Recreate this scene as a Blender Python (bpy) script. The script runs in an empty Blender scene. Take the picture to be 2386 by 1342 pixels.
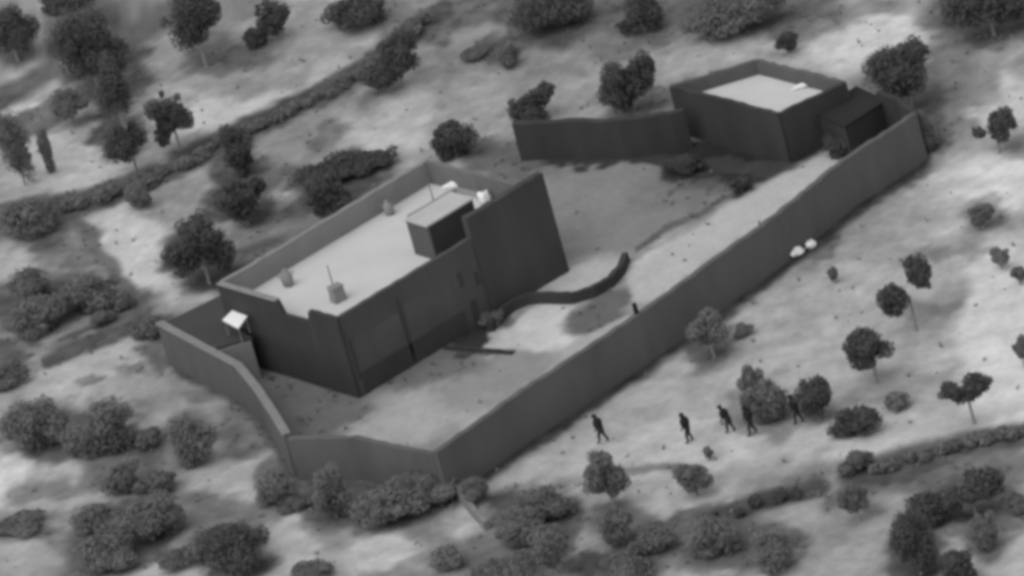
import bpy, bmesh, math, random
import numpy as np
from mathutils import Vector, Matrix

# ------------------------------------------------------------------ camera
scene = bpy.context.scene
col = scene.collection
DEP = math.radians(25.0)          # depression of the airborne camera
ROLL = math.radians(15.5)         # the aircraft banks: verticals lean to the left
DIST = 400.0                      # metres to the middle of the picture
SCALE = 43.0                      # photograph pixels per metre at that distance
PW, PH = 2386.0, 1342.0
FPX = SCALE * DIST
FWD = Vector((0, math.cos(DEP), -math.sin(DEP)))
U0 = Vector((0, math.sin(DEP), math.cos(DEP)))
R0 = Vector((1, 0, 0))
RIGHT = R0 * math.cos(ROLL) - U0 * math.sin(ROLL)
UP = R0 * math.sin(ROLL) + U0 * math.cos(ROLL)
CAM = -FWD * DIST
cd = bpy.data.cameras.new('camera')
cam = bpy.data.objects.new('camera', cd)
col.objects.link(cam)
rot = Matrix((RIGHT, UP, -FWD)).transposed()
cam.matrix_world = Matrix.Translation(CAM) @ rot.to_4x4()
cd.sensor_width = 36.0
cd.lens = 36.0 * FPX / PW
cd.clip_start = 1.0
cd.clip_end = 9000.0
scene.camera = cam
scene.render.resolution_x, scene.render.resolution_y = 1024, 575

# ------------------------------------------------------------------ sky, sun, exposure
SUN_EL, SUN_AZ = math.radians(62), math.radians(235)      # high, from the left and a little behind the camera
world = bpy.data.worlds.new('World')
scene.world = world
world.use_nodes = True
nt = world.node_tree
nt.nodes.clear()
sky = nt.nodes.new('ShaderNodeTexSky')
sky.sky_type = 'NISHITA'
sky.sun_disc = False
sky.sun_elevation = SUN_EL
sky.sun_rotation = SUN_AZ
bw = nt.nodes.new('ShaderNodeRGBToBW')                    # the sensor sees one band only: no colour
bg = nt.nodes.new('ShaderNodeBackground')
bg.inputs['Strength'].default_value = 0.15
wo = nt.nodes.new('ShaderNodeOutputWorld')
nt.links.new(sky.outputs[0], bw.inputs[0])
nt.links.new(bw.outputs[0], bg.inputs[0])
nt.links.new(bg.outputs[0], wo.inputs[0])
sd = bpy.data.lights.new('sun', 'SUN')
sd.energy = 0.7
sd.angle = math.radians(70)
sd.color = (1, 1, 1)
sun = bpy.data.objects.new('sun', sd)
col.objects.link(sun)
sdir = Vector((math.sin(SUN_AZ) * math.cos(SUN_EL), math.cos(SUN_AZ) * math.cos(SUN_EL), math.sin(SUN_EL)))
sun.rotation_euler = sdir.to_track_quat('Z', 'Y').to_euler()
vs = scene.view_settings
vs.view_transform = 'Standard'
vs.look = 'None'
vs.gamma = 1.0
vs.exposure = 0.72
vs.use_curve_mapping = False
scene.render.engine = 'CYCLES'
scene.cycles.use_denoising = True
scene.cycles.max_bounces = 4
scene.cycles.pixel_filter_type = 'BLACKMAN_HARRIS'
scene.cycles.filter_width = 4.2                           # soft infrared optics

# ------------------------------------------------------------------ helpers
def ray(px, py):
    return FWD + RIGHT * ((px - PW / 2) / FPX) + UP * ((PH / 2 - py) / FPX)

def G(px, py, z=0.0):
    d = ray(px, py)
    t = (z - CAM.z) / d.z
    return CAM + d * t

def to_px(X, Y, Z=0.0):           # numpy: world -> photograph pixel
    dx, dy, dz = X - CAM.x, Y - CAM.y, Z - CAM.z
    w = dx * FWD.x + dy * FWD.y + dz * FWD.z
    u = dx * RIGHT.x + dy * RIGHT.y + dz * RIGHT.z
    v = dx * UP.x + dy * UP.y + dz * UP.z
    return PW / 2 + FPX * u / w, PH / 2 - FPX * v / w

def srgb(v):
    v = v / 255.0
    return np.where(v <= 0.04045, v / 12.92, ((np.asarray(v) + 0.055) / 1.055) ** 2.4)

LIGHT = 1.0                       # light that reaches open ground, relative to a white card on screen
def alb(v):
    return float(srgb(v)) / LIGHT

def tag(o, label=None, cat=None, group=None, kind=None):
    if label: o['label'] = label
    if cat: o['category'] = cat
    if group: o['group'] = group
    if kind: o['kind'] = kind
    return o

def empty(name, loc, rz=0.0):
    o = bpy.data.objects.new(name, None)
    o.empty_display_size = 0.3
    col.objects.link(o)
    o.location = loc
    o.rotation_euler = (0, 0, rz)
    return o

def mesh_obj(name, me, parent=None, mat=None):
    o = bpy.data.objects.new(name, me)
    col.objects.link(o)
    if mat: me.materials.append(mat)
    if parent:
        o.parent = parent
        o.matrix_parent_inverse = Matrix.Translation(parent.location).inverted() if parent.rotation_euler.z == 0 else Matrix.Identity(4)
    return o

def pydata(name, v, f, mat, parent=None, smooth=False):
    me = bpy.data.meshes.new(name)
    me.from_pydata([tuple(p) for p in v], [], f)
    me.update()
    if smooth:
        me.polygons.foreach_set('use_smooth', [True] * len(me.polygons))
    return mesh_obj(name, me, parent, mat)

def material(name, v, rough=0.95, noise=0.18, scale=1.2, bump=0.25, bscale=9.0, stain=0.0, streak=False):
    """One-band surface: a base grey, mottling at two sizes, fine relief."""
    m = bpy.data.materials.new(name)
    m.use_nodes = True
    t = m.node_tree
    p = t.nodes['Principled BSDF']
    p.inputs['Roughness'].default_value = rough
    p.inputs['Specular IOR Level'].default_value = 0.15
    tc = t.nodes.new('ShaderNodeTexCoord')
    mp = t.nodes.new('ShaderNodeMapping')
    if streak: mp.inputs['Scale'].default_value = (1, 1, 0.25)
    t.links.new(tc.outputs['Object'], mp.inputs[0])
    n1 = t.nodes.new('ShaderNodeTexNoise'); n1.inputs['Scale'].default_value = scale; n1.inputs['Detail'].default_value = 6; n1.inputs['Roughness'].default_value = 0.62
    n2 = t.nodes.new('ShaderNodeTexNoise'); n2.inputs['Scale'].default_value = scale * 0.22; n2.inputs['Detail'].default_value = 3
    n3 = t.nodes.new('ShaderNodeTexNoise'); n3.inputs['Scale'].default_value = bscale; n3.inputs['Detail'].default_value = 4
    for n in (n1, n2, n3): t.links.new(mp.outputs[0], n.inputs['Vector'])
    mx = t.nodes.new('ShaderNodeMath'); mx.operation = 'ADD'
    t.links.new(n1.outputs[0], mx.inputs[0]); t.links.new(n2.outputs[0], mx.inputs[1])
    mr = t.nodes.new('ShaderNodeMapRange')
    mr.inputs[1].default_value = 0.65; mr.inputs[2].default_value = 1.35
    a = alb(v)
    mr.inputs[3].default_value = a * (1 - noise); mr.inputs[4].default_value = a * (1 + noise)
    t.links.new(mx.outputs[0], mr.inputs[0])
    t.links.new(mr.outputs[0], p.inputs['Base Color'])
    b = t.nodes.new('ShaderNodeBump'); b.inputs['Strength'].default_value = bump; b.inputs['Distance'].default_value = 0.05
    t.links.new(n3.outputs[0], b.inputs['Height'])
    t.links.new(b.outputs[0], p.inputs['Normal'])
    return m

def leafy(name, v):
    m = material(name, v, noise=0.10, scale=1.0, bump=0)
    t = m.node_tree
    p = t.nodes['Principled BSDF']; out = t.nodes['Material Output']
    tr = t.nodes.new('ShaderNodeBsdfTranslucent')
    src = p.inputs['Base Color'].links[0].from_socket
    t.links.new(src, tr.inputs['Color'])
    mx = t.nodes.new('ShaderNodeMixShader'); mx.inputs[0].default_value = .5
    t.links.new(p.outputs[0], mx.inputs[1]); t.links.new(tr.outputs[0], mx.inputs[2])
    t.links.new(mx.outputs[0], out.inputs['Surface'])
    return m
WALLK = 1.55        # upright faces get about this much less sky light than open ground: their plaster is that much paler
M = {}
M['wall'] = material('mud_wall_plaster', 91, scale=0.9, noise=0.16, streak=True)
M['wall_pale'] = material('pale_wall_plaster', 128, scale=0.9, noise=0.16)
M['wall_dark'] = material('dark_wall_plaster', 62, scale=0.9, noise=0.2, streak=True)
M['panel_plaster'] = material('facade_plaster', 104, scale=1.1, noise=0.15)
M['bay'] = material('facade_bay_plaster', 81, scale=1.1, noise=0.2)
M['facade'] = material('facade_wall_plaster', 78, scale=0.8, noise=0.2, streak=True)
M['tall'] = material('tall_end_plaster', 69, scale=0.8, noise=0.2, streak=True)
M['plinth'] = material('damp_plinth', 66, scale=1.0, noise=0.2)
M['coping'] = material('wall_coping', 122, scale=2.0, noise=0.15)
M['roof'] = material('screed_roof', 194, scale=0.5, noise=0.09, bump=0.12)
M['roof_mid'] = material('weathered_screed_roof', 172, scale=0.6, noise=0.14)
M['roof_dark'] = material('bitumen_roof', 66, scale=0.6, noise=0.12)
M['tar'] = material('tarred_roof', 46, scale=0.6, noise=0.15)
M['white'] = material('white_sheet', 235, rough=0.6, scale=2.0, noise=0.05, bump=0.1)
M['grey'] = material('grey_metal', 128, rough=0.6, scale=2.0, noise=0.15)
M['kerb'] = material('grey_kerb', 138, scale=1.5, noise=0.15)
M['shutter'] = material('dark_shutter', 63, scale=1.0, noise=0.2)
M['black'] = material('dark_opening', 38, scale=1.0, noise=0.2)
M['leaf'] = leafy('dark_foliage', 108)
M['leaf_mid'] = leafy('grey_foliage', 138)
M['leaf_pale'] = leafy('pale_foliage', 150)
M['bark'] = material('bark', 140, scale=6, noise=0.25)
M['cloth'] = material('dark_clothing', 40, scale=8, noise=0.2, bump=0.1)
M['cloth_mid'] = material('dark_grey_clothing', 55, scale=8, noise=0.2, bump=0.1)
M['skin'] = material('skin', 52, scale=8, noise=0.1, bump=0)
M['stone'] = material('field_stone', 120, scale=5, noise=0.3)

# ------------------------------------------------------------------ ground
rs = np.random.RandomState(7)
def vnoise(x, y, cell, seed):
    r = np.random.RandomState(seed).rand(64, 64)
    u, v = x / cell, y / cell
    i, j = np.floor(u).astype(int), np.floor(v).astype(int)
    fu, fv = u - i, v - j
    fu = fu * fu * (3 - 2 * fu); fv = fv * fv * (3 - 2 * fv)
    a = r[i % 64, j % 64]; b = r[(i + 1) % 64, j % 64]; c = r[i % 64, (j + 1) % 64]; d = r[(i + 1) % 64, (j + 1) % 64]
    return (a * (1 - fu) + b * fu) * (1 - fv) + (c * (1 - fu) + d * fu) * fv

def fbm(x, y, cell, seed, octaves=4):
    t, a, s = 0, 0.5, 0
    for k in range(octaves):
        t = t + a * vnoise(x, y, cell / 2 ** k, seed + k); s += a; a *= 0.55
    return t / s

# soil tones: (x, y, rx, ry, turn, tone, softness) as read off the photograph; each is a patch of dry, damp or overgrown soil
PATCH = [
 (60,170,130,38,-30,165,.5),(15,265,55,50,0,180,.5),(300,35,110,45,-15,118,.5),(375,135,70,50,0,150,.5),(535,250,160,50,-20,186,.35),
 (640,170,170,45,-15,142,.5),(570,135,110,28,-12,100,.6),(720,90,80,60,0,150,.6),(760,175,70,24,-25,158,.5),(920,40,60,50,-40,118,.6),
 (650,330,170,42,-22,136,.5),(765,312,60,18,-10,106,.6),(965,265,70,62,0,166,.5),(890,335,90,42,-20,167,.5),(430,480,80,62,0,142,.5),
 (640,530,100,42,-25,116,.5),(590,610,70,40,-30,106,.6),(100,380,100,80,0,166,.5),(210,390,110,52,-10,172,.5),(330,425,80,30,-15,150,.5),
 (35,445,70,28,0,152,.5),(335,590,150,80,38,182,.35),(440,680,90,32,0,166,.5),(95,590,100,36,0,128,.6),(20,610,50,40,0,160,.6),
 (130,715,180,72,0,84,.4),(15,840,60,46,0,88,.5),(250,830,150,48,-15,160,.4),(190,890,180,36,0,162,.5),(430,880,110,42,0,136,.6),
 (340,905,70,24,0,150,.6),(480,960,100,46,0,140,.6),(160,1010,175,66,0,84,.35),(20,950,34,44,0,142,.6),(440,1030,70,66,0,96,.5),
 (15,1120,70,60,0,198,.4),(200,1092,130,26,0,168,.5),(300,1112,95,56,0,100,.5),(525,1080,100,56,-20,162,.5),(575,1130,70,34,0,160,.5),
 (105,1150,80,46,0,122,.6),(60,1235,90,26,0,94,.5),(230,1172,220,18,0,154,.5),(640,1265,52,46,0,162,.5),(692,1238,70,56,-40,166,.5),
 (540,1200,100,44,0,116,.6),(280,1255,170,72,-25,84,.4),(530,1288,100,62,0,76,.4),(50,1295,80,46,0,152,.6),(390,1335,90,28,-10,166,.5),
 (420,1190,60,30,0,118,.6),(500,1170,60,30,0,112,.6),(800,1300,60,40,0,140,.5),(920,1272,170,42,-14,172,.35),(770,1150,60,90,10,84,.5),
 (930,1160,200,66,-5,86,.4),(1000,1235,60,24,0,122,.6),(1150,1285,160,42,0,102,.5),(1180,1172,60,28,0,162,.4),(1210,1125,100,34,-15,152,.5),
 (1700,880,430,210,-25,157,.6),(1560,1045,260,60,-8,172,.5),(1450,1060,110,50,0,162,.6),(1560,1155,170,32,-8,162,.5),(2050,1010,220,62,-5,170,.5),
 (2350,800,110,270,0,194,.35),(2330,420,110,66,0,197,.35),(2190,440,90,34,-15,178,.4),(2010,530,170,76,-20,146,.5),(2020,700,180,90,-20,158,.6),
 (2340,240,70,66,0,180,.5),(2250,200,70,66,0,142,.5),(2220,260,50,70,0,124,.6),(2000,92,170,56,-8,186,.3),(1830,50,110,50,0,152,.5),
 (1640,140,70,44,0,154,.5),(1900,20,120,40,0,140,.5),(1250,110,280,110,-10,133,.6),(1350,240,70,46,0,150,.5),(1120,245,90,60,-20,150,.5),
 (1180,290,60,40,0,152,.5),(1980,1290,140,70,0,148,.5),(1880,1210,120,40,-10,152,.5),(2340,1270,100,80,0,162,.5),(2200,1100,220,34,-10,106,.5),
 (1700,1262,150,66,0,98,.4),(1480,1285,140,56,-20,110,.5),(1380,1180,70,40,0,150,.6),(1360,1275,50,40,0,152,.5),(2020,460,90,26,-35,150,.4),
 (1955,520,40,22,-35,162,.4),(1900,590,60,30,-30,104,.4),(2200,590,90,24,-5,120,.6),(1640,840,60,30,-20,128,.6),(1290,1085,120,34,-25,160,.4),
 (1090,30,120,40,-20,102,.5),(1170,115,70,36,-20,84,.4),(1000,70,60,40,-40,92,.5),(1400,60,90,60,0,112,.5),(1420,120,60,40,0,116,.5),
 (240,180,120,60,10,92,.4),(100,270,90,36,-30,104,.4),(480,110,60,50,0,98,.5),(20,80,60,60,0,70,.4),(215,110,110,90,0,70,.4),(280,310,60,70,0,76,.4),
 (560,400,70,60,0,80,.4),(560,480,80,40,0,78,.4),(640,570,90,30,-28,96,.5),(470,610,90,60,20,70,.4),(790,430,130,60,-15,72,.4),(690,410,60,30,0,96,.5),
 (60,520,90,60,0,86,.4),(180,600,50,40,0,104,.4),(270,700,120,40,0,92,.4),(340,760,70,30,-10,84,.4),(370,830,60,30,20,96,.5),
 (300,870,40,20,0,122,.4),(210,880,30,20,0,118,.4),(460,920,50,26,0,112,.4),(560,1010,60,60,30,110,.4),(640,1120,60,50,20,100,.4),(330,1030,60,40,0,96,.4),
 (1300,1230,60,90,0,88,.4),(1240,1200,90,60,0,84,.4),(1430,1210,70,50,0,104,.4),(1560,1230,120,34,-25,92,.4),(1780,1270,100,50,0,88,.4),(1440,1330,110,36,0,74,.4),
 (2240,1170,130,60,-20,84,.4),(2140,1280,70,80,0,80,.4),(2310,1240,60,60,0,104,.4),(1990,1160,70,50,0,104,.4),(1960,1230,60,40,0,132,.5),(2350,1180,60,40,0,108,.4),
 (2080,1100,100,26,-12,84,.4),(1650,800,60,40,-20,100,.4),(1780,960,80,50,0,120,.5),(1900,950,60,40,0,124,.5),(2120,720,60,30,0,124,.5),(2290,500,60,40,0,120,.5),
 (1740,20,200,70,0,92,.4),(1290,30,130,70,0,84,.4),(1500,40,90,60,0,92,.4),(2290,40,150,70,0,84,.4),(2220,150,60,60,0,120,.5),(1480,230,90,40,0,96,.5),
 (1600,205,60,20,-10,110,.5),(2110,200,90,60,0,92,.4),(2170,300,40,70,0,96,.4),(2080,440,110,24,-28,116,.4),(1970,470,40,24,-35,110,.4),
 # inside the walls
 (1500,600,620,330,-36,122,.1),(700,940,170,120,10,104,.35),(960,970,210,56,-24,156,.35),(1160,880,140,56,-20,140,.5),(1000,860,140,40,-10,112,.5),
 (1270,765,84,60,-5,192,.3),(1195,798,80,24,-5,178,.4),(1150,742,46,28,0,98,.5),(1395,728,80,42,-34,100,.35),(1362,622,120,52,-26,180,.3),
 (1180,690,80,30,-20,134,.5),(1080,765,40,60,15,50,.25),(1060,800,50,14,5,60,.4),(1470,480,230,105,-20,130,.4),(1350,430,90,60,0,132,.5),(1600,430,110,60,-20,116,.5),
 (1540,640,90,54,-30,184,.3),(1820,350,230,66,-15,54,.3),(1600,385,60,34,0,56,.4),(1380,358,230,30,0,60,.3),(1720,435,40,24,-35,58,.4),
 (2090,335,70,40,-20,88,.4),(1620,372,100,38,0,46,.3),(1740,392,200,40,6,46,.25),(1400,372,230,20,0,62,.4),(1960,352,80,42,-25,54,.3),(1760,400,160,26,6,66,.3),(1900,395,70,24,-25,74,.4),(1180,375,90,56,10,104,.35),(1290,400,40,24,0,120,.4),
]
STROKE = [  # points, half width, tone, softness
 ([(-60,265),(130,150),(300,75),(470,-5)],26,94,.5),
 ([(140,485),(300,440),(420,385),(540,315),(700,245),(830,180),(930,100),(1030,20)],26,78,.4),
 ([(165,500),(230,590),(292,665)],20,104,.5),
 ([(110,790),(210,742)],12,142,.5),([(110,840),(220,795),(340,745)],16,82,.5),
 ([(1640,1215),(1780,1165),(1905,1135)],24,74,.4),([(1980,1110),(2100,1075),(2250,1040),(2420,1000)],32,88,.4),
 ([(1330,818),(1460,748)],14,164,.4),([(1500,668),(1600,592),(1700,520),(1800,468),(1900,408),(1995,345)],40,176,.25),
 ([(1440,1105),(1520,1090),(1580,1088)],9,112,.5),([(1030,812),(1195,822)],5,84,.4),([(1490,580),(1600,515),(1700,455)],7,96,.5),
 ([(830,1240),(900,1200),(1010,1150)],10,120,.5),
 ([(1050,1166),(1236,1028),(1514,846),(1634,760),(1834,616),(1994,487),(2150,380)],18,62,.6),  # damp strip with contact shade painted in along the foot of the right wall
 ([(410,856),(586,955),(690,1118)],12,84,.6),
]
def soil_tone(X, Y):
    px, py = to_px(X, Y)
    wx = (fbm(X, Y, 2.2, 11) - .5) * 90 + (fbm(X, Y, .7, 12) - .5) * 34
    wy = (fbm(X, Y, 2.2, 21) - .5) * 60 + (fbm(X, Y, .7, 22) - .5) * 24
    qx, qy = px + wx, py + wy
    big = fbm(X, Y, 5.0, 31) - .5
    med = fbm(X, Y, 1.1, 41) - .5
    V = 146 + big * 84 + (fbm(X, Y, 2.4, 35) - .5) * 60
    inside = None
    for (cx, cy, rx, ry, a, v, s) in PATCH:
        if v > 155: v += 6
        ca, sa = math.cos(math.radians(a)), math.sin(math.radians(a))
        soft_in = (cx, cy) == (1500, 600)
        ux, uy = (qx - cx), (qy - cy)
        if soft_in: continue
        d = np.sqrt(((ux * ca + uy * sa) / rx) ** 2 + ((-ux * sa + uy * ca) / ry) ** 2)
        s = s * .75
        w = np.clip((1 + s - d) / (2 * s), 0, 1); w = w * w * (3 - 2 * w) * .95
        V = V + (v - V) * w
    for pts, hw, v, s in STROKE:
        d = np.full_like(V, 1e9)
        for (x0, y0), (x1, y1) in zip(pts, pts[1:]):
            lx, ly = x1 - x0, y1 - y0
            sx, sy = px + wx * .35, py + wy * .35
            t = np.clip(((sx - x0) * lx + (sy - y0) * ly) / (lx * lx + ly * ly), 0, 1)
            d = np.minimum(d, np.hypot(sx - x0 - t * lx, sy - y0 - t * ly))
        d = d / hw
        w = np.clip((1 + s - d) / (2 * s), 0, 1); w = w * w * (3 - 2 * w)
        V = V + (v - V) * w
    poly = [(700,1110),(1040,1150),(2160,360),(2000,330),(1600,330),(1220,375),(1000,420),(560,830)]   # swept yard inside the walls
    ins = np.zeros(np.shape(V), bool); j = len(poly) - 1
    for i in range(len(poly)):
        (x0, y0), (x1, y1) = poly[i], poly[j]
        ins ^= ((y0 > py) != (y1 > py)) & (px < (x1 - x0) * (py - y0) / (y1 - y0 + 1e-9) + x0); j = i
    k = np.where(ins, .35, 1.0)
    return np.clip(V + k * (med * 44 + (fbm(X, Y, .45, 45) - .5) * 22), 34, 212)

def relief(X, Y):
    return (fbm(X, Y, 3.0, 51) - .5) * .16 + (fbm(X, Y, .8, 61) - .5) * .05 - .01

def build_ground():
    def axis(lo, hi, step):
        core = np.arange(lo, hi + step / 2, step)
        out, g, p = [], step, hi
        while p < 2600:
            g *= 1.35; p += g; out.append(p)
        neg = []; g, p = step, lo
        while p > -2600:
            g *= 1.35; p -= g; neg.append(p)
        return np.array(neg[::-1] + list(core) + out)
    xs, ys = axis(-33, 33, .19), axis(-46, 46, .22)
    X, Y = np.meshgrid(xs, ys)
    nx, ny = len(xs), len(ys)
    Z = relief(X, Y) * np.exp(-np.maximum(0, np.hypot(X, Y) - 60) / 40)
    co = np.stack([X, Y, Z], -1).reshape(-1, 3)
    i = np.arange(nx * ny).reshape(ny, nx)
    q = np.stack([i[:-1, :-1], i[:-1, 1:], i[1:, 1:], i[1:, :-1]], -1).reshape(-1, 4)
    me = bpy.data.meshes.new('ground')
    me.vertices.add(len(co)); me.vertices.foreach_set('co', co.ravel())
    me.loops.add(q.size); me.loops.foreach_set('vertex_index', q.ravel())
    me.polygons.add(len(q)); me.polygons.foreach_set('loop_start', np.arange(len(q)) * 4)
    me.update(calc_edges=True)
    me.polygons.foreach_set('use_smooth', [True] * len(q))
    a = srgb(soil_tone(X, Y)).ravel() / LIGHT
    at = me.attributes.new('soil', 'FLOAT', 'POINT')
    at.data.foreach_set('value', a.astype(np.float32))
    m = bpy.data.materials.new('soil'); m.use_nodes = True
    t = m.node_tree; p = t.nodes['Principled BSDF']
    p.inputs['Roughness'].default_value = 1; p.inputs['Specular IOR Level'].default_value = 0.05
    an = t.nodes.new('ShaderNodeAttribute'); an.attribute_name = 'soil'
    tc = t.nodes.new('ShaderNodeTexCoord')
    n1 = t.nodes.new('ShaderNodeTexNoise'); n1.inputs['Scale'].default_value = 2.6; n1.inputs['Detail'].default_value = 7; n1.inputs['Roughness'].default_value = .7
    n2 = t.nodes.new('ShaderNodeTexNoise'); n2.inputs['Scale'].default_value = 14; n2.inputs['Detail'].default_value = 4
    for n in (n1, n2): t.links.new(tc.outputs['Object'], n.inputs['Vector'])
    mr = t.nodes.new('ShaderNodeMapRange')
    mr.inputs[1].default_value = .3; mr.inputs[2].default_value = .7; mr.inputs[3].default_value = .9; mr.inputs[4].default_value = 1.1
    t.links.new(n1.outputs[0], mr.inputs[0])
    mu = t.nodes.new('ShaderNodeMath'); mu.operation = 'MULTIPLY'
    t.links.new(an.outputs['Fac'], mu.inputs[0]); t.links.new(mr.outputs[0], mu.inputs[1])
    t.links.new(mu.outputs[0], p.inputs['Base Color'])
    b = t.nodes.new('ShaderNodeBump'); b.inputs['Strength'].default_value = .2; b.inputs['Distance'].default_value = .05
    t.links.new(n2.outputs[0], b.inputs['Height']); t.links.new(b.outputs[0], p.inputs['Normal'])
    o = mesh_obj('ground', me, None, m)
    tag(o, 'pale dusty ground with dark damp and overgrown patches', 'ground', kind='structure')
build_ground()

# ------------------------------------------------------------------ walls
def strip_wall(name, pts, z0, z1, thick, mat, parent=None, rough=.05, step=.45, seed=1, ztop=None):
    """Upright mud wall along world points: weathered top, slightly battered, uneven faces."""
    r = random.Random(seed)
    P = []
    for k, (a, b) in enumerate(zip(pts, pts[1:])):
        a, b = Vector((a[0], a[1])), Vector((b[0], b[1]))
        n = max(1, int((b - a).length / step))
        for q in range(n): P.append((a.lerp(b, q / n), (k + q / n)))
    P.append((Vector((pts[-1][0], pts[-1][1])), len(pts) - 1))
    v, f = [], []
    rows = 4
    for i, (p, s) in enumerate(P):
        t = (P[min(i + 1, len(P) - 1)][0] - P[max(i - 1, 0)][0]).normalized()
        n = Vector((-t.y, t.x))
        zt = (ztop(s) if ztop else z1) + r.uniform(-rough, rough)
        for side in (-1, 1):
            for k in range(rows):
                w = k / (rows - 1)
                h = thick / 2 * (1.12 - .2 * w) + r.uniform(-.4, .4) * rough * (0.5 if k else 0)
                q = p + n * side * h
                v.append((q.x, q.y, z0 + (zt - z0) * w))
    m = rows * 2
    for i in range(len(P) - 1):
        a, b = i * m, (i + 1) * m
        for k in range(rows - 1):
            f.append((a + k, a + k + 1, b + k + 1, b + k))
            f.append((a + rows + k, b + rows + k, b + rows + k + 1, a + rows + k + 1))
        f.append((a + rows - 1, a + m - 1, b + m - 1, b + rows - 1))
    for e in (0, (len(P) - 1) * m):
        for k in range(rows - 1): f.append((e + k, e + k + 1, e + rows + k + 1, e + rows + k))
    return pydata(name, v, f, mat, parent)

def box(name, a, b, z0, z1, depth, mat, parent, off=0.0):
    """Upright slab between ground points a and b (front edge), depth goes to the left of a->b."""
    a, b = Vector((a[0], a[1])), Vector((b[0], b[1]))
    t = (b - a).normalized(); n = Vector((-t.y, t.x))
    c = [a + n * off, b + n * off, b + n * (off + depth), a + n * (off + depth)]
    v = [(p.x, p.y, z0) for p in c] + [(p.x, p.y, z1) for p in c]
    f = [(3, 2, 1, 0), (4, 5, 6, 7), (0, 1, 5, 4), (1, 2, 6, 5), (2, 3, 7, 6), (3, 0, 4, 7)]
    return pydata(name, v, f, mat, parent)

def slab(name, pts, z0, z1, mat, parent):
    n = len(pts)
    v = [(p[0], p[1], z0) for p in pts] + [(p[0], p[1], z1) for p in pts]
    f = [tuple(range(n))[::-1], tuple(range(n, 2 * n))] + [(i, (i + 1) % n, n + (i + 1) % n, n + i) for i in range(n)]
    return pydata(name, v, f, mat, parent)

HW = 2.5
def compound_wall(px, h, label, mat='wall', coping=False, seed=1, thick=.38, cat='wall', name='compound_wall'):
    pts = [G(x, y, h) for x, y in px]
    root = empty(name, (pts[0].x, pts[0].y, 0))
    strip_wall('masonry', pts, -.15, h, thick, M[mat], root, seed=seed)
    if coping:
        strip_wall('coping', pts, h + .01, h + .07, thick * 1.15, M['coping'], root, rough=.02, seed=seed + 50)
    tag(root, label, cat, 'walls round the compound')
    return root
compound_wall([(1012,1054),(1200,918),(1480,736),(1600,650),(1800,505),(1960,376),(2130,264)], 2.78,
              'long dark high wall running diagonally down the right side of the compound', seed=2)
compound_wall([(672,1018),(830,1018),(1013,1056)], HW, 'short dark wall closing the compound at its lowest corner', seed=3)
compound_wall([(372,752),(470,805),(555,850),(600,905),(640,965),(668,1012)], HW,
              'dark bent wall with pale coping on the lower left of the compound', coping=True, seed=4)
compound_wall([(1196,287),(1300,281),(1440,279),(1560,262),(1592,254)], 2.3,
              'low dark back wall between the courtyard and the bright-roofed rear building', mat='wall_dark', seed=5, thick=.5)
compound_wall([(2136,268),(2090,228),(2046,214)], HW, 'short dark wall returning under the big tree at the far right corner', mat='wall_dark', seed=6)

# ------------------------------------------------------------------ main house
ZT, ZD = 4.8, 3.45
Wc, Sc, Ec = G(510, 660, ZT), G(785, 740, ZT), G(1270, 447, ZT)
Nc = Wc + (Ec - Sc)
house = empty('flat_roofed_house', (Sc.x, Sc.y, 0))
tag(house, 'large dark flat-roofed house with bright pale roof inside the compound', 'house')
def lerp(a, b, t): return a + (b - a) * t
SEt = .63
def se_top(s): return ZT
strip_wall('wall', [lerp(Sc, Ec, .004), lerp(Sc, Ec, SEt)], -.15, ZT, .3, M['facade'], house, rough=.03, seed=11)
tall = strip_wall('wall', [lerp(Sc, Ec, SEt + .001), Ec], -.15, 6.0, .5, M['tall'], house, rough=.03, seed=12)
tall['label'] = 'taller right end of the front wall'
# left wall with a broken notch in its parapet
def sw_top(s):
    return ZT - .75 if .52 < s < .74 else ZT
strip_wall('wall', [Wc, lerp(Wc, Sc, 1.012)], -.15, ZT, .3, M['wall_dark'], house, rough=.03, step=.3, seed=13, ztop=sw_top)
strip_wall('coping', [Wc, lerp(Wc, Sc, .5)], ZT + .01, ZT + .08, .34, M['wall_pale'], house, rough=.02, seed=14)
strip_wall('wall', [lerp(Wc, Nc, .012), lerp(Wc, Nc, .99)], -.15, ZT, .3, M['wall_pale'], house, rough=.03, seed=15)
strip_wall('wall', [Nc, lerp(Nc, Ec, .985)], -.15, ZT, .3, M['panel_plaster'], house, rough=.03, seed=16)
cen = (Wc + Sc + Ec + Nc) / 4
slab('roof', [lerp(p, cen, .02) for p in (Wc, Sc, Ec, Nc)], ZD - .25, ZD, M['roof'], house)
# facade of the front wall: two plastered bays, a downpipe, small openings
def se(t): return lerp(Sc, Ec, t)
nse = (Ec - Sc).normalized(); nse = Vector((nse.y, -nse.x, 0))
def bay(t0, t1, z0, z1, mat, nm, th=.05, off=.17):
    a, b = se(t0) + nse * off, se(t1) + nse * off
    return box(nm, b, a, z0, z1, -th, M[mat], house)
bay(.03, .245, 1.35, 3.2, 'bay', 'plaster_bay')
bay(.275, .49, 1.35, 3.5, 'bay', 'plaster_bay')
bay(.252, .266, .2, 4.0, 'shutter', 'downpipe', .1)
bay(.012, .022, .9, 3.4, 'shutter', 'downpipe', .1)
for (t0, z0, w, h) in ((.53, 2.6, .02, .8), (.60, 2.2, .02, .7), (.55, .5, .03, 1.0)):
    f = bay(t0, t0 + w, z0, z0 + h, 'shutter', 'window', .06)
    a, b = se(t0 - .004) + nse * .17, se(t0 + w + .004) + nse * .17
    box('sill', b, a, z0 - .09, z0 - .01, -.13, M['wall_dark'], f)
bay(.024, .52, -.05, 1.25, 'plinth', 'plinth', .04)
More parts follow.
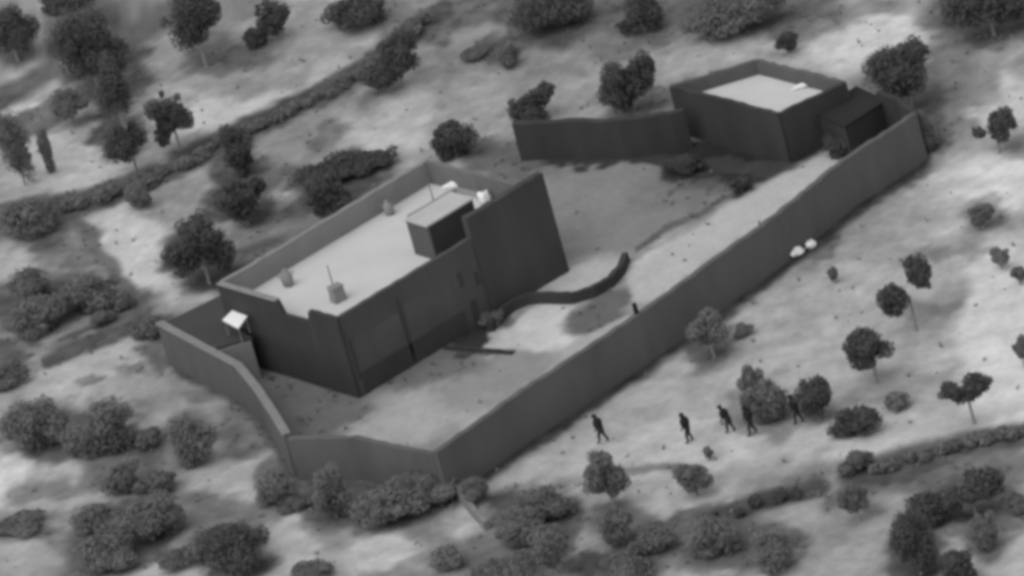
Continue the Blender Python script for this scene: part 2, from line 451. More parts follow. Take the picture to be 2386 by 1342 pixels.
# stair hut on the roof
hd = (G(945, 513, 5.55), G(995, 528, 5.55))
av = (Ec - Sc).normalized()
h0, h1 = hd; h2, h3 = h1 + av * 3.3, h0 + av * 3.3
hut = slab('stair_hut', [(p.x, p.y) for p in (h0, h1, h2, h3)], ZD + .004, 5.5, M['wall'], house)
slab('hut_roof', [(lerp(p, (h0 + h2) / 2, -.03).x, lerp(p, (h0 + h2) / 2, -.03).y) for p in (h0, h1, h2, h3)], 5.504, 5.6, M['roof_mid'], hut)
box('hut_face', lerp(h2, h1, .03) - (h0 - h1).normalized() * .01, lerp(h1, h2, .03) - (h0 - h1).normalized() * .01, ZD + .01, 5.45, -.05, M['wall_dark'], hut)
# low kerb and posts on the roof
strip_wall('roof_kerb', [G(x, y, ZD + .25) for x, y in ((952, 502), (1010, 470), (1062, 438), (1100, 446), (1118, 450))], ZD + .002, ZD + .25, .32, M['kerb'], house, rough=.02, seed=17)
def post(name, px, z0, z1, r, mat, parent, lean=(0, 0)):
    b = G(px[0], px[1], z0)
    v, f = [], []
    for k in range(2):
        for a in range(8):
            t = a * math.pi / 4
            rr = r * (1 - .3 * k)
            v.append((b.x + rr * math.cos(t) + lean[0] * k, b.y + rr * math.sin(t) + lean[1] * k, z0 if k == 0 else z1))
    f = [(a, (a + 1) % 8, 8 + (a + 1) % 8, 8 + a) for a in range(8)] + [tuple(range(8))[::-1], tuple(range(8, 16))]
    return pydata(name, v, f, mat, parent)
for x, y, h in ((1012, 474, 1.3), (1114, 466, 1.2)):
    post('roof_post', (x, y), ZD + .002, ZD + h, .045, M['grey'], house)

# things standing on the roof
def lump(name, px, z, w, d, h, mat, seed, label, cat, rz=0.0, group=None, rag=.55):
    c = G(px[0], px[1], z)
    bm = bmesh.new(); bmesh.ops.create_icosphere(bm, subdivisions=3, radius=1)
    r = np.random.RandomState(seed).rand(3) * 40
    from mathutils import noise as mn
    for vt in bm.verts:
        k = 1 + rag * mn.noise(vt.co * 1.6 + Vector(r)) + rag * .5 * mn.noise(vt.co * 4 + Vector(r))
        p = vt.co * k
        vt.co = Vector((p.x * w / 2, p.y * d / 2, max(-.9 * h * .5, p.z * h / 2) + .45 * h))
    me = bpy.data.meshes.new(name); bm.to_mesh(me); bm.free()
    me.polygons.foreach_set('use_smooth', [True] * len(me.polygons))
    o = mesh_obj(name, me, None, mat); o.location = (c.x, c.y, z); o.rotation_euler.z = rz
    return tag(o, label, cat, group)
lump('white_bundle', (1076, 438), ZD, 1.7, .65, .6, M['white'], 3, 'bright white bundle lying by the rear corner of the pale roof', 'bundle', math.radians(10))
lump('white_bundle', (1133, 474), ZD, .65, .6, .75, M['white'], 4, 'small bright white bundle on the roof beside the tall dark front wall', 'bundle')
def water_jar(px, label, s=1.0):
    c = G(px[0], px[1], ZD)
    root = empty('water_jar', (c.x, c.y, ZD))
    prof = [(.16, .0), (.3, .12), (.36, .42), (.33, .72), (.2, .9), (.15, .96), (.19, 1.04), (.0, 1.04)]
    v, f = [], []
    n = 16
    for (r_, z_) in prof:
        for a in range(n):
            t = 2 * math.pi * a / n
            v.append((c.x + s * r_ * math.cos(t), c.y + s * r_ * math.sin(t), ZD + .004 + s * z_))
    for k in range(len(prof) - 1):
        for a in range(n): f.append((k * n + a, k * n + (a + 1) % n, (k + 1) * n + (a + 1) % n, (k + 1) * n + a))
    f.append(tuple(range(n))[::-1])
    pydata('jar_body', v, f, M['kerb'], root, True)
    hv = []
    for side in (-1, 1):
        bmv = [(c.x + side * s * (.34 + .12 * math.sin(q * math.pi / 4)), c.y, ZD + s * (.62 + .07 * q)) for q in range(5)]
        vv, ff = [], []
        for k, p in enumerate(bmv):
            for dx, dy in ((-.025, -.025), (.025, -.025), (.025, .025), (-.025, .025)): vv.append((p[0] + dx, p[1] + dy, p[2]))
        for k in range(4):
            for a in range(4): ff.append((k * 4 + a, k * 4 + (a + 1) % 4, k * 4 + 4 + (a + 1) % 4, k * 4 + 4 + a))
        pydata('handle', vv, ff, M['kerb'], root)
    tag(root, label, 'jar')
water_jar((673, 666), 'grey rounded jar standing on the left end of the pale roof', .95)
water_jar((909, 500), 'grey rounded jar beside the left parapet near the middle of the pale roof', .8)
# aerial on a boxy base
ab = G(790, 700, ZD)
aer = empty('roof_aerial', (ab.x, ab.y, ZD))
tag(aer, 'grey boxy unit with a thin upright mast on the pale roof', 'aerial')
def obox(name, c, sx, sy, z0, z1, rz, mat, parent):
    v = []
    for z, k in ((z0, 1), (z1, .88)):
        for dx, dy in ((-1, -1), (1, -1), (1, 1), (-1, 1)):
            x, y = dx * sx * k / 2, dy * sy * k / 2
            v.append((c[0] + x * math.cos(rz) - y * math.sin(rz), c[1] + x * math.sin(rz) + y * math.cos(rz), z))
    f = [(3, 2, 1, 0), (4, 5, 6, 7)] + [(a, (a + 1) % 4, 4 + (a + 1) % 4, 4 + a) for a in range(4)]
    return pydata(name, v, f, mat, parent)
obox('unit', ab, .75, .6, ZD + .004, ZD + .85, .5, M['kerb'], aer)
obox('unit_lid', ab, .8, .65, ZD + .855, ZD + .92, .5, M['grey'], aer)
post('mast', (783, 690), ZD + .1, ZD + 2.0, .05, M['grey'], aer)

# ------------------------------------------------------------------ lean-to shed with the white panel
shed = empty('lean_to_shed', tuple(G(480, 790, 0)))
tag(shed, 'low dark flat-roofed shed between the left wall and the house', 'shed')
sp = [G(x, y, HW - .06) for x, y in ((388, 750), (500, 812), (588, 786), (533, 751), (522, 684))]
slab('roof', [(p.x, p.y) for p in sp], HW - .2, HW - .04, M['roof_dark'], shed)
strip_wall('wall', [lerp(sp[1], sp[2], .06), lerp(sp[1], sp[2], .94)], -.1, HW - .204, .2, M['wall_pale'], shed, rough=.015, seed=21)
strip_wall('wall', [lerp(sp[0], sp[4], .06), lerp(sp[0], sp[4], .94)], -.1, HW - .204, .2, M['wall'], shed, rough=.015, seed=22)
ZP = 3.45
pc = [G(x, y, ZP) for x, y in ((518, 745), (541, 723), (576, 736), (555, 765))]
pan = empty('roof_panel_stand', (pc[0].x, pc[0].y, HW - .04))
tag(pan, 'bright white square panel raised on legs over the dark shed roof', 'panel')
slab('panel_sheet', [(p.x, p.y) for p in pc], ZP - .05, ZP, M['white'], pan)
pcen = sum(pc, Vector()) / 4
for p in pc:
    q = lerp(p, pcen, .15)
    obox('leg', q, .06, .06, HW - .036, ZP - .052, 0, M['grey'], pan)

# ------------------------------------------------------------------ rear building and block
ZB, ZBD = 3.0, 2.15
b = [G(x, y, ZB) for x, y in ((1562, 200), (1815, 264), (1968, 192), (1762, 140))]
rear = empty('rear_building', (b[1].x, b[1].y, 0))
tag(rear, 'dark rear building with low parapets round a bright pale roof, at the top right', 'building')
for k, (mat, nm) in enumerate((('wall_dark', 'wall'), ('wall_dark', 'wall'), ('wall', 'wall'), ('wall', 'wall'))):
    p, q = b[k], b[(k + 1) % 4]
    strip_wall(nm, [lerp(p, q, .004), lerp(p, q, 1.008 if k % 2 == 0 else .994)], -.15, ZB, .32, M[mat], rear, rough=.05, seed=30 + k)
bc = sum(b, Vector()) / 4
slab('roof', [(lerp(p, bc, .03).x, lerp(p, bc, .03).y) for p in b], ZBD - .25, ZBD, M['roof'], rear)
lump('pale_heap', (1866, 206), ZBD, .9, .5, .22, M['white'], 8, 'small bright heap on the pale roof of the rear building', 'heap')
blk = empty('square_block', tuple(G(1990, 300, 0)))
tag(blk, 'very dark square hut at the right end of the rear building', 'hut')
qb = [G(x, y, 2.0) for x, y in ((1902, 264), (1968, 294), (2062, 234), (1994, 202))]
slab('wall', [(p.x, p.y) for p in qb], -.15, 1.9, M['wall_dark'], blk)
qc = sum(qb, Vector()) / 4
slab('roof', [(lerp(p, qc, -.04).x, lerp(p, qc, -.04).y) for p in qb], 1.904, 2.0, M['tar'], blk)

# ------------------------------------------------------------------ garden and field walls
def low_wall(px, h, label, mat, thick, name, seed, cat='wall'):
    pts = [G(x, y, h) for x, y in px]
    root = strip_wall(name, pts, -.1, h, thick, M[mat], None, rough=.04, step=.3, seed=seed)
    return tag(root, label, cat)
low_wall([(1138,752),(1152,730),(1190,700),(1228,684),(1270,682),(1330,682),(1380,668),(1420,645),(1445,615),(1456,588)], .55, 'low dark curved garden wall in the yard right of the house', 'wall_dark', .35, 'garden_wall', 41)
low_wall([(1052,1108),(1075,1148),(1105,1185),(1132,1214)], .5, 'low pale field wall running down from the lowest corner of the compound', 'coping', .3, 'field_wall', 42)
low_wall([(1034,806),(1110,812),(1192,818)], .12, 'thin low kerb running right from the foot of the house', 'wall_dark', .2, 'yard_kerb', 43, 'kerb')
pp = G(1484, 732, 2.75)
o = obox('wall_post', pp, .22, .22, 2.7, 3.4, .3, M['black'], None)
tag(o, 'short black post standing on the long right wall', 'post')
lump('white_sack', (1858, 596), .0, .85, .6, .5, M['white'], 5, 'left one of two white sacks lying against the long right wall', 'sack', .5, 'white sacks at the wall foot')
lump('white_sack', (1890, 577), .0, .65, .5, .42, M['white'], 6, 'right one of two white sacks lying against the long right wall', 'sack', .7, 'white sacks at the wall foot')

# ------------------------------------------------------------------ trees and shrubs
def leaf_mesh(name, clumps, n, size, seed, zmin=None):
    r = np.random.RandomState(seed)
    c = np.array([q[0] for q in clumps]); rad = np.array([q[1] for q in clumps])
    w = (rad ** 2).prod(1) ** (1 / 3.0); w = w / w.sum()
    idx = r.choice(len(c), n, p=w)
    d = r.normal(size=(n, 3)); d /= np.linalg.norm(d, axis=1)[:, None]
    rr = r.rand(n, 1) ** .42
    P = c[idx] + d * rr * rad[idx]
    if zmin is not None: P[:, 2] = np.maximum(P[:, 2], zmin + r.rand(n) * .12)
    nrm = d + r.normal(size=(n, 3)) * .55; nrm /= np.linalg.norm(nrm, axis=1)[:, None]
    t = np.cross(nrm, r.normal(size=(n, 3))); t /= np.linalg.norm(t, axis=1)[:, None]
    s = np.cross(nrm, t)
    L = size * (.7 + .7 * r.rand(n, 1)); Wd = L * .55
    V = np.stack([P - t * L, P + s * Wd, P + t * L, P - s * Wd], 1).reshape(-1, 3)
    me = bpy.data.meshes.new(name)
    me.vertices.add(n * 4); me.vertices.foreach_set('co', V.ravel())
    me.loops.add(n * 4); me.loops.foreach_set('vertex_index', np.arange(n * 4))
    me.polygons.add(n); me.polygons.foreach_set('loop_start', np.arange(n) * 4)
    me.update(calc_edges=True)
    return me

def limb(v, f, a, b, ra, rb, n=6):
    a, b = Vector(a), Vector(b)
    ax = (b - a).normalized(); s = ax.orthogonal().normalized(); t = ax.cross(s)
    o = len(v)
    for p, r in ((a, ra), (b, rb)):
        for k in range(n):
            q = 2 * math.pi * k / n
            v.append(tuple(p + s * r * math.cos(q) + t * r * math.sin(q)))
    for k in range(n): f.append((o + k, o + (k + 1) % n, o + n + (k + 1) % n, o + n + k))
    f.append(tuple(o + n + k for k in range(n)))

VP = SCALE * math.cos(DEP)
def tree(px, py, w, h, trunk, tone, label, seed, lobes=None, name=None, cat=None, dens=1.0, group=None):
    """px,py,w,h: crown box in the photograph; trunk: visible stem below it in pixels (0 = foliage to the ground)."""
    r = random.Random(seed * 13 + 5)
    a = w / 2 / SCALE * 1.32
    sh = h / 2 * 1.32
    cz2 = (sh / VP) ** 2 - (a * .8 * math.tan(DEP)) ** 2 * .5
    c = math.sqrt(max(cz2, (.42 * sh / VP) ** 2))
    zc = c * .92 + trunk / VP
    if trunk == 0: zc = c * .8
    base = G(px, py, zc); base.z = 0
    loc = (base.x, base.y, 0)
    isbush = trunk == 0
    root = empty(name or ('shrub' if isbush else 'tree'), loc)
    # clumps inside the crown's ellipsoid; uneven outline
    cl = []
    n = 20 if w * h > 4500 else 12
    if lobes is None: lobes = [(0, 0, 1, 1)]
    for (lx, lz, lw, lh) in lobes:
        for k in range(n):
            u = Vector((r.gauss(0, 1), r.gauss(0, 1), r.gauss(0, 1))).normalized() * (r.random() ** .33) * .70
            k2 = r.uniform(.3, .52)
            if k % 3 == 0:
                u *= 1.12; k2 = r.uniform(.14, .26)
            cl.append(((lx * a + u.x * a * lw, u.y * a * .85 * lw, zc + lz * c + u.z * c * lh), (a * k2 * lw, a * k2 * .9 * lw, c * k2 * lh)))
        cl.append(((lx * a, 0, zc + lz * c), (a * .62 * lw, a * .55 * lw, c * .62 * lh)))
    nl = int(min(9000, max(900, 700 * (w * h) ** .5 / 10)) * dens)
    size = .06 + .022 * min(2, a)
    me = leaf_mesh('crown', cl, nl, size, seed, 0.02)
    mat = M[{'d': 'leaf', 'm': 'leaf_mid', 'p': 'leaf_pale'}[tone]]
    o = mesh_obj('crown' if not isbush else 'foliage', me, None, mat); o.parent = root
    v, f = [], []
    tr = .035 + .022 * a
    top = (r.uniform(-.1, .1), r.uniform(-.1, .1), max(.15, zc - c * .35))
    limb(v, f, (0, 0, -.12), top, tr * 1.3, tr * .8, 8)
    for k in range(5):
        q = cl[k % len(cl)][0]
        mid = tuple(top[i] * .5 + q[i] * .5 + r.uniform(-.06, .06) for i in range(3))
        limb(v, f, top, mid, tr * .62, tr * .42)
        limb(v, f, mid, q, tr * .42, tr * .16)
    t = pydata('trunk' if not isbush else 'stem', v, f, M['bark'], None); t.parent = root
    tag(root, label, cat or ('shrub' if isbush else 'tree'), group or ('low shrubs on the ground' if isbush else 'trees around the compound'))
    return root

T = [
 # x, y, w, h, trunk, tone, label, lobes
 (22,78,125,105,12,'d','dark tree cut by the left edge near the top left corner',None),
 (200,105,182,205,16,'d','largest dark tree near the top left corner',[(-.15,.15,.8,.8),(.25,-.3,.7,.6)]),
 (150,-2,130,50,0,'d','dark foliage cut by the top edge left of the top left trees',None),
 (278,262,95,215,22,'d','tall narrow dark tree at the upper left, widest at its foot',[(0,.35,.75,.62),(-.1,-.55,1,.42)]),
 (398,272,105,115,16,'d','rounded dark tree between the tall narrow tree and the pale field',[(0,.1,.9,.9),(-.45,-.5,.5,.4)]),
 (158,243,85,62,14,'m','small grey tree left of the tall narrow tree',None),
 (452,55,140,135,34,'d','dark tree with a visible trunk cut by the top edge, upper left',[(-.1,.1,.95,.95),(.3,.3,.6,.6)]),
 (615,55,105,95,0,'d','dark bushy tree with a slanting crown right of the trunked tree at the top',[(.3,.2,.7,.8),(-.45,-.5,.6,.4)]),
 (832,25,140,75,0,'d','dark tree cut by the top edge, second from the top left group',None),
 (32,345,72,140,12,'m','tall grey tree cut by the left edge above the round shrub',None),
 (104,345,34,120,0,'p','thin pale upright shrub beside the grey tree at the left edge',None),
 (553,352,90,115,0,'d','dark tree growing in the diagonal hedgerow at upper left',[(0,.2,.9,.8),(0,-.5,.6,.5)]),
 (560,462,140,92,14,'d','dark spreading tree below the hedgerow and left of the house',[(-.1,0,.9,.9),(.5,.4,.4,.5)]),
 (462,572,145,135,14,'d','dark tree with a sloping crown by the left corner of the house',[(.1,.25,.8,.7),(-.4,-.2,.6,.6),(.45,-.4,.5,.5)]),
 (62,500,135,92,0,'m','broad round grey shrub at the left edge',None),
 (922,148,140,125,0,'d','dark tree standing on the hedgerow above the house',[(.2,.3,.75,.7),(-.35,-.2,.7,.6)]),
 (1052,322,100,92,0,'d','round dark tree touching the back corner of the house',None),
 (1243,240,110,82,0,'d','dark tree behind the left end of the back wall',[(-.2,-.15,.85,.8),(.4,.4,.5,.6)]),
 (1462,195,140,105,14,'d','dark tree with two crowns behind the middle of the back wall',[(-.25,0,.75,.95),(.45,.25,.5,.8)]),
 (1290,20,165,85,0,'d','widest dark tree cut by the top edge near the middle',None),
 (1492,35,105,80,0,'d','dark tree cut by the top edge right of the middle',[(.15,.1,.8,.9),(-.6,-.3,.4,.4)]),
 (1720,35,210,85,0,'m','broad grey tree cut by the top edge left of the bright field',[(-.2,.1,.9,1),(.5,.3,.5,.6)]),
 (1833,92,58,42,8,'d','small lone dark tree above the rear building',None),
 (2102,165,130,125,26,'d','big dark tree at the far right corner of the compound',[(-.1,0,.95,.95),(.4,.4,.55,.55)]),
 (2316,296,82,68,24,'d','lone dark tree with a lopsided crown near the right edge',[(.2,.1,.8,.9),(-.7,-.1,.4,.4)]),
 (2300,18,185,105,10,'d','large ragged dark tree in the top right corner',[(-.3,.2,.7,.8),(.5,-.1,.6,.8)]),
 (2284,500,56,44,6,'m','small grey tree near the right edge below the lopsided one',None),
 (2374,636,34,36,5,'m','tiny grey tree cut by the right edge halfway down',None),
 (2380,815,36,52,8,'m','small grey tree cut by the right edge, level with the round-headed tree',None),
 (2110,668,100,100,42,'d','dark tree with two crowns stepping up to the right',[(-.45,-.35,.62,.62),(.5,.3,.55,.75)]),
 (2022,802,98,74,44,'d','round-headed dark tree on a clear trunk, right of the long wall',None),
 (1895,920,84,76,12,'d','dark tree just right of the group of people',None),
 (1990,984,92,52,0,'d','low wide dark shrub right of the people',None),
 (2252,908,104,58,46,'d','dark tree with a heart-shaped crown near the right edge',[(-.5,.2,.5,.8),(.4,.15,.6,.8),(0,-.3,.5,.5)]),
 (1408,1100,86,104,22,'m','diamond-shaped grey tree below the person walking alone',[(0,.35,.6,.6),(-.3,-.1,.7,.6),(.3,-.35,.7,.55)]),
 (1612,1106,72,52,18,'m','small grey tree right of the diamond-shaped one',None),
 (1436,1216,74,66,8,'m','grey shrubby tree below the diamond-shaped one',None),
 (1262,1178,112,60,0,'m','upper grey shrub of the ring-like thicket at bottom centre',None),
 (1215,1225,110,70,0,'m','left grey shrub of the ring-like thicket at bottom centre',None),
 (1280,1272,88,80,16,'m','lower grey tree of the ring-like thicket at bottom centre',None),
 (1648,768,82,72,22,'m','grey tree leaning against the outside of the long right wall',None),
 (1782,934,96,86,0,'m','grey shrubby tree among the group of people',[(.1,0,.85,.9),(-.4,.1,.55,.6)]),
 (1748,882,44,52,0,'p','small pale shrub above the group of people',None),
 (795,392,215,62,0,'d','long dark shrub mass beside the left wall of the house',[(-.4,0,.6,.9),(.1,.1,.6,1),(.6,.1,.5,.8)]),
 (765,455,95,82,0,'d','dark shrub hanging below the long mass by the left wall of the house',None),
 (316,460,66,54,0,'m','grey shrub below the hedgerow at the left',None),
 (72,672,110,72,0,'m','upper left grey shrub of the thicket at the left edge',None),
 (210,682,140,72,0,'m','right grey shrub of the thicket at the left edge',None),
 (92,735,130,72,0,'m','lower grey shrub of the thicket at the left edge',None),
 (285,702,60,34,0,'m','small grey shrub at the right tip of the left thicket',None),
 (240,738,60,34,0,'m','small grey shrub between the left thicket and the compound wall',None),
 (22,870,80,56,0,'m','grey shrub cut by the left edge below the thicket',None),
 (345,765,70,46,0,'m','grey shrub touching the left corner of the compound wall',None),
 (75,985,130,105,0,'m','left grey shrub of the large pair at lower left',None),
 (225,1005,170,100,0,'m','right grey shrub of the large pair at lower left',None),
 (340,1020,54,42,0,'m','small grey shrub right of the large pair at lower left',None),
 (440,1030,100,92,0,'m','round grey shrub between the large pair and the bent wall',None),
 (278,1112,80,64,0,'m','grey shrub below the large pair at lower left',None),
 (368,1118,84,46,0,'m','flat grey shrub right of the one below the large pair',None),
 (225,1208,110,46,0,'m','grey shrub above the biggest shrub at bottom left',None),
 (345,1215,130,82,0,'m','biggest grey shrub at bottom left',None),
 (250,1285,130,66,0,'m','grey shrub at the lower left foot of the biggest one',None),
 (540,1282,145,92,0,'d','dark dome-shaped shrub at the bottom left of centre',None),
 (420,1298,90,44,0,'m','low grey shrub left of the dark dome-shaped one',None),
 (720,1332,90,40,0,'m','grey shrub cut by the bottom edge right of the dome-shaped one',None),
 (50,1222,110,34,0,'m','low grey shrub at the left edge near the bottom',None),
 (690,1172,70,28,0,'m','small flat grey shrub below the lowest left corner of the compound',None),
 (640,1140,80,66,0,'p','pale shrub outside the lowest left corner of the compound',None),
 (768,1148,66,110,0,'m','upright grey shrub below the short wall',None),
 (905,1175,150,76,0,'m','broad grey shrub below the middle of the short wall',None),
 (1000,1130,120,60,0,'p','pale shrub below the right end of the short wall',None),
 (1110,1140,70,54,0,'m','grey shrub right of the pale field wall',None),
 (1180,1335,150,44,0,'m','grey shrub cut by the bottom edge near the centre',None),
 (1440,1330,150,46,0,'m','grey dome of shrub cut by the bottom edge right of centre',None),
 (1520,1255,90,52,0,'m','grey shrub above the shrub dome at the bottom edge',None),
 (1668,1252,100,66,0,'m','left grey shrub of the group at bottom right of centre',None),
 (1800,1285,86,80,0,'m','right grey shrub of the group at bottom right of centre',None),
 (1990,1165,54,56,14,'m','small grey tree between the two hedge strips at lower right',None),
 (1995,1068,60,48,0,'m','grey shrub at the left tip of the right-hand hedge strip',None),
 (2262,1145,120,76,10,'d','dark tree at lower right above the upright one',[(.2,.1,.8,.9),(-.5,-.2,.5,.6)]),
 (2170,1178,90,60,0,'d','dark shrub joined to the lower right dark tree',None),
 (2130,1270,84,120,0,'d','upright dark shrub at lower right',None),
 (2236,1322,74,66,0,'d','dark round shrub cut by the bottom edge at the right',None),
 (2300,1235,60,70,0,'m','grey shrub near the lower right corner',None),
 (2370,1170,50,40,0,'m','small grey shrub cut by the right edge at lower right',None),
 (1040,1300,80,40,0,'p','pale low shrub near the bottom edge, left of the ring-like thicket',None),
 (1725,430,44,34,0,'d','small dark shrub inside the courtyard beside the bright strip',None),
 (1150,742,56,28,0,'m','small grey shrub in the yard right of the house front',None),
 (1600,385,76,40,0,'d','dark shrub at the foot of the rear building',None),
 (1960,335,90,46,0,'d','dark shrub below the square hut',None),
 (2155,305,60,90,0,'m','upright grey shrub beneath the big tree at the far right corner',None),
 (1940,640,24,26,5,'m','tiny grey tree alone right of the long wall',None),
 (2330,600,44,36,5,'p','tiny pale tree near the right edge',None),
 (2090,935,56,30,0,'p','small pale low shrub between the round-headed and heart-shaped trees',None),
 (1648,1052,22,24,4,'p','tiny pale sapling above the small grey tree',None),
 (1180,130,60,50,0,'m','small grey shrub above the middle of the picture',None),
 (1110,120,90,28,0,'m','flat grey shrub right of the hedgerow near the top',None),
 (1730,770,40,26,0,'p','tiny pale shrub outside the long wall beside the leaning grey tree',None),
]
for i, (x, y, w, h, tr, tone, lab, lobes) in enumerate(T):
    tree(x, y, w, h, tr, tone, lab, 100 + i, lobes)

def hedge(pts, hw, hh, tone, label, seed, n):
    r = random.Random(seed)
    P = [G(x, y, hh * .4) for x, y in pts]
    root = empty('hedgerow', (P[0].x, P[0].y, 0))
    cl = []
    for a, b_ in zip(P, P[1:]):
        L = (b_ - a).length
        for k in range(int(L / .55)):
            q = lerp(a, b_, (k + r.random()) / (L / .55))
            s = r.uniform(.55, 1.2)
            cl.append(((q.x + r.uniform(-hw, hw) * .6 - P[0].x, q.y + r.uniform(-hw, hw) * .6 - P[0].y, hh * .42 * s), (hw * .7 * s, hw * .7 * s, hh * .5 * s)))
    me = leaf_mesh('foliage', cl, n, .12, seed, .02)
    o = mesh_obj('foliage', me, None, M[tone]); o.parent = root
    v, f = [], []
    for q, rad in cl[::9]:
        v, f = [], []
        limb(v, f, (q[0], q[1], -.1), (q[0] + r.uniform(-.1, .1), q[1], q[2]), .04, .02)
        t = pydata('stem', v, f, M['bark'], None); t.parent = root
    tag(root, label, 'hedge', 'hedges along the field edges')
hedge([(150,482),(300,440),(420,388),(540,318),(700,246),(830,182),(930,102),(1020,22)], .75, .7, 'leaf_mid', 'long dark hedgerow running diagonally across the upper left', 301, 9000)
hedge([(1640,1212),(1780,1165),(1900,1137)], .5, .7, 'leaf', 'short dark hedge strip at lower right, left of the longer one', 302, 2600)
hedge([(1985,1100),(2100,1072),(2250,1036),(2400,1002)], .6, .6, 'leaf_mid', 'long grey hedge strip running off the right edge at lower right', 303, 4200)

# ------------------------------------------------------------------ people
def person(px, py, face, label, stride=.3, bend=.1, arm=.4, seed=0, H=1.78):
    """px,py: the feet in the photograph; face: heading in radians."""
    base = G(px, py, 0)
    H *= .92
    k = H / 1.78
    # joints in the person's own frame: x forward, y left, z up
    hip_z = .93 - stride * .12
    J = {}; edges = []; rad = {}
    def add(n, p, r, par=None):
        J[n] = Vector(p); rad[n] = r
        if par: edges.append((par, n))
    add('pelvis', (0, 0, hip_z), .155)
    add('waist', (bend * .25, 0, hip_z + .2), .145, 'pelvis')
    add('chest', (bend * .75, 0, hip_z + .42), .17, 'waist')
    add('neck0', (bend * 1.0, 0, hip_z + .57), .085, 'chest')
    add('neck', (bend * 1.15, 0, hip_z + .62), .06, 'neck0')
    add('head', (bend * 1.25 + .02, 0, hip_z + .72), .095, 'neck')
    add('crown', (bend * 1.25 + .01, 0, hip_z + .82), .075, 'head')
    add('nose', (bend * 1.25 + .125, 0, hip_z + .70), .014, 'head')
    for s, nm in ((1, 'l'), (-1, 'r')):
        sg = s
        fx = stride * sg
        add('hip' + nm, (0, .1 * s, hip_z - .06), .11, 'pelvis')
        kx = fx * .5 + .07
        add('knee' + nm, (kx, .105 * s, hip_z * .5 + .02), .07, 'hip' + nm)
        add('calf' + nm, (kx * .45 + fx * .5 - .02, .105 * s, hip_z * .3 + .03), .06, 'knee' + nm)
        lift = .0 if sg > 0 else .05
        add('ankle' + nm, (fx - .02, .105 * s, .09 + lift), .048, 'calf' + nm)
        add('toe' + nm, (fx + .17, .115 * s, .045 + lift * .3), .04, 'ankle' + nm)
        shx = J['chest'].x + .02
        add('sho' + nm, (shx, .19 * s, hip_z + .49), .07, 'chest')
        ax = -fx * arm
        add('elb' + nm, (shx + ax * .5 + .03, .25 * s, hip_z + .22), .05, 'sho' + nm)
        add('wri' + nm, (shx + ax + .16, .22 * s, hip_z + .03), .034, 'elb' + nm)
        w = J['wri' + nm]
        add('pal' + nm, w + Vector((.05, 0, -.055)), .034, 'wri' + nm)
        for q, ln in enumerate((.065, .075, .07, .055)):
            y0 = (.027 - .018 * q) * s
            add('f%d%s' % (q, nm), w + Vector((.075, y0, -.095)), .0095, 'pal' + nm)
            add('g%d%s' % (q, nm), w + Vector((.075 + ln * .3, y0, -.095 - ln * .8)), .0085, 'f%d%s' % (q, nm))
        add('th' + nm, w + Vector((.085, .03 * s, -.04)), .0105, 'pal' + nm)
        add('ti' + nm, w + Vector((.12, .035 * s, -.07)), .009, 'th' + nm)
    names = list(J)
    idx = {n: i for i, n in enumerate(names)}
    me = bpy.data.meshes.new('body')
    me.from_pydata([tuple(J[n] * k) for n in names], [(idx[a], idx[b]) for a, b in edges], [])
    root = empty('person', (base.x, base.y, 0), face)
    o = bpy.data.objects.new('body', me); col.objects.link(o); o.parent = root
    sk = o.modifiers.new('skin', 'SKIN'); sk.use_smooth_shade = True
    for i, n in enumerate(names):
        d = me.skin_vertices[0].data[i]
        bulk = 1.3 if rad[n] > .03 else 1.0
        d.radius = (rad[n] * k * bulk, rad[n] * k * bulk)
        d.use_root = (n == 'pelvis')
    su = o.modifiers.new('sub', 'SUBSURF'); su.levels = su.render_levels = 1
    me.materials.append(M['cloth_mid'])
    # helmet, vest and pack straps worn on the body
    def shell(name, c, r, zcut, mat, squash=(1, 1, 1)):
        bm = bmesh.new(); bmesh.ops.create_icosphere(bm, subdivisions=3, radius=1)
        bmesh.ops.delete(bm, geom=[v for v in bm.verts if v.co.z < zcut], context='VERTS')
        for v in bm.verts: v.co = Vector((v.co.x * r * squash[0], v.co.y * r * squash[1], v.co.z * r * squash[2])) + c
        m2 = bpy.data.meshes.new(name); bm.to_mesh(m2); bm.free()
        m2.polygons.foreach_set('use_smooth', [True] * len(m2.polygons))
        m2.materials.append(mat)
        q = bpy.data.objects.new(name, m2); col.objects.link(q); q.parent = root
    shell('helmet', (J['head'] + Vector((-.01, 0, .045))) * k, .155 * k, -.15, M['cloth'])
    shell('vest', (J['chest'] + Vector((-.02, 0, -.06))) * k, .31 * k, -2, M['cloth'], (.86, .95, 1.1))
    tag(root, label, 'person', 'people walking outside the wall')
H0 = math.radians(150)
person(1408, 1030, H0, 'leftmost person, in dark clothing, walking alone outside the long wall', .24, .16, .5)
person(1610, 1030, H0 + .2, 'person in dark clothing walking second from the left, upright and alone', .12, .1, .2, H=1.85)
person(1705, 1007, H0 - .1, 'person in dark clothing bending forward at the left of the grey shrubby tree', .2, .3, .3, H=1.7)
person(1756, 1012, H0 + .3, 'person in dark clothing standing directly in front of the grey shrubby tree', .18, .1, .3, H=1.85)
person(1864, 986, H0, 'rightmost person, in dark clothing, striding between the grey tree and the dark tree', .2, .14, .4, H=1.8)

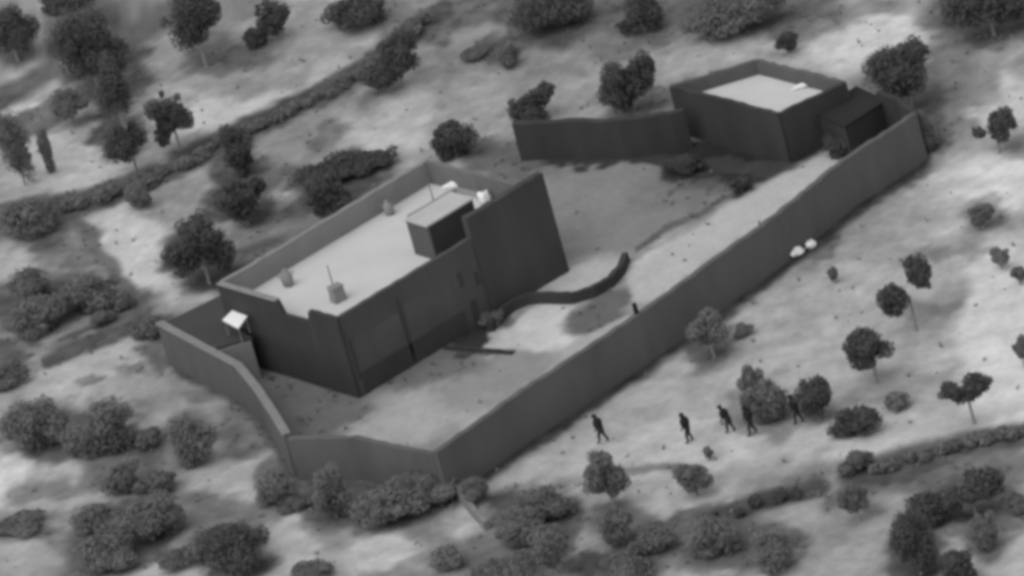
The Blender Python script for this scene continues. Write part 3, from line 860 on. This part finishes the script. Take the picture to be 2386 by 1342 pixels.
# ------------------------------------------------------------------ loose ground cover
def scatter_cover():
    r = np.random.RandomState(77)
    n = 9000
    X = r.uniform(-31, 31, n); Y = r.uniform(-44, 44, n)
    tone = soil_tone(X, Y)
    keep = (r.rand(n) < np.where(tone < 78, 0.0, np.where(tone < 120, .5, .03)))
    X, Y = X[keep], Y[keep]
    px, py = to_px(X, Y)
    ins = np.zeros(len(X), bool)
    poly = [(510,700),(1000,420),(1320,470),(1345,610),(850,915),(560,840)]
    j = len(poly) - 1
    for i in range(len(poly)):
        (x0, y0), (x1, y1) = poly[i], poly[j]
        c = ((y0 > py) != (y1 > py)) & (px < (x1 - x0) * (py - y0) / (y1 - y0 + 1e-9) + x0)
        ins ^= c; j = i
    X, Y = X[~ins], Y[~ins]
    Z = relief(X, Y)
    clumps = []
    m = len(X)
    B = 7
    base = np.stack([X, Y, Z], 1).repeat(B, 0)
    N = len(base)
    ang = r.rand(N) * 6.283; lean = r.rand(N) * .7 + .15; L = r.uniform(.1, .28, N); wd = L * .22
    dx, dy = np.cos(ang), np.sin(ang)
    off = np.stack([dx, dy, 0 * dx], 1) * (r.rand(N) * .13)[:, None]
    side = np.stack([-dy, dx, 0 * dx], 1) * wd[:, None]
    tip = np.stack([dx * lean * L, dy * lean * L, L], 1)
    b0 = base + off
    V = np.stack([b0 - side, b0 + side, b0 + tip], 1).reshape(-1, 3)
    me = bpy.data.meshes.new('grass_tufts')
    me.vertices.add(N * 3); me.vertices.foreach_set('co', V.ravel())
    me.loops.add(N * 3); me.loops.foreach_set('vertex_index', np.arange(N * 3))
    me.polygons.add(N); me.polygons.foreach_set('loop_start', np.arange(N) * 3)
    me.update(calc_edges=True)
    o = mesh_obj('grass_tufts', me, None, M['leaf_mid'])
    tag(o, 'low dry grass tufts scattered over the open ground', 'grass', kind='stuff')
    # loose stones
    n = 500
    v, f = [], []
    q = random.Random(9)
    for i in range(n):
        x, y = q.uniform(-31, 31), q.uniform(-44, 44)
        ppx, ppy = to_px(np.float64(x), np.float64(y))
        s = q.uniform(.05, .16)
        z = float(relief(np.array([x]), np.array([y]))[0])
        o0 = len(v)
        for (a, b_, c) in ((1, 0, 0), (0, 1, 0), (-1, 0, 0), (0, -1, 0), (0, 0, .8), (0, 0, -.5)):
            v.append((x + a * s * q.uniform(.6, 1.2), y + b_ * s * q.uniform(.6, 1.2), z + c * s))
        f += [(o0, o0 + 1, o0 + 4), (o0 + 1, o0 + 2, o0 + 4), (o0 + 2, o0 + 3, o0 + 4), (o0 + 3, o0, o0 + 4), (o0 + 1, o0, o0 + 5), (o0 + 2, o0 + 1, o0 + 5), (o0 + 3, o0 + 2, o0 + 5), (o0, o0 + 3, o0 + 5)]
    o = pydata('loose_stones', v, f, M['stone'])
    tag(o, 'small loose stones scattered over the open ground', 'stones', kind='stuff')
scatter_cover()
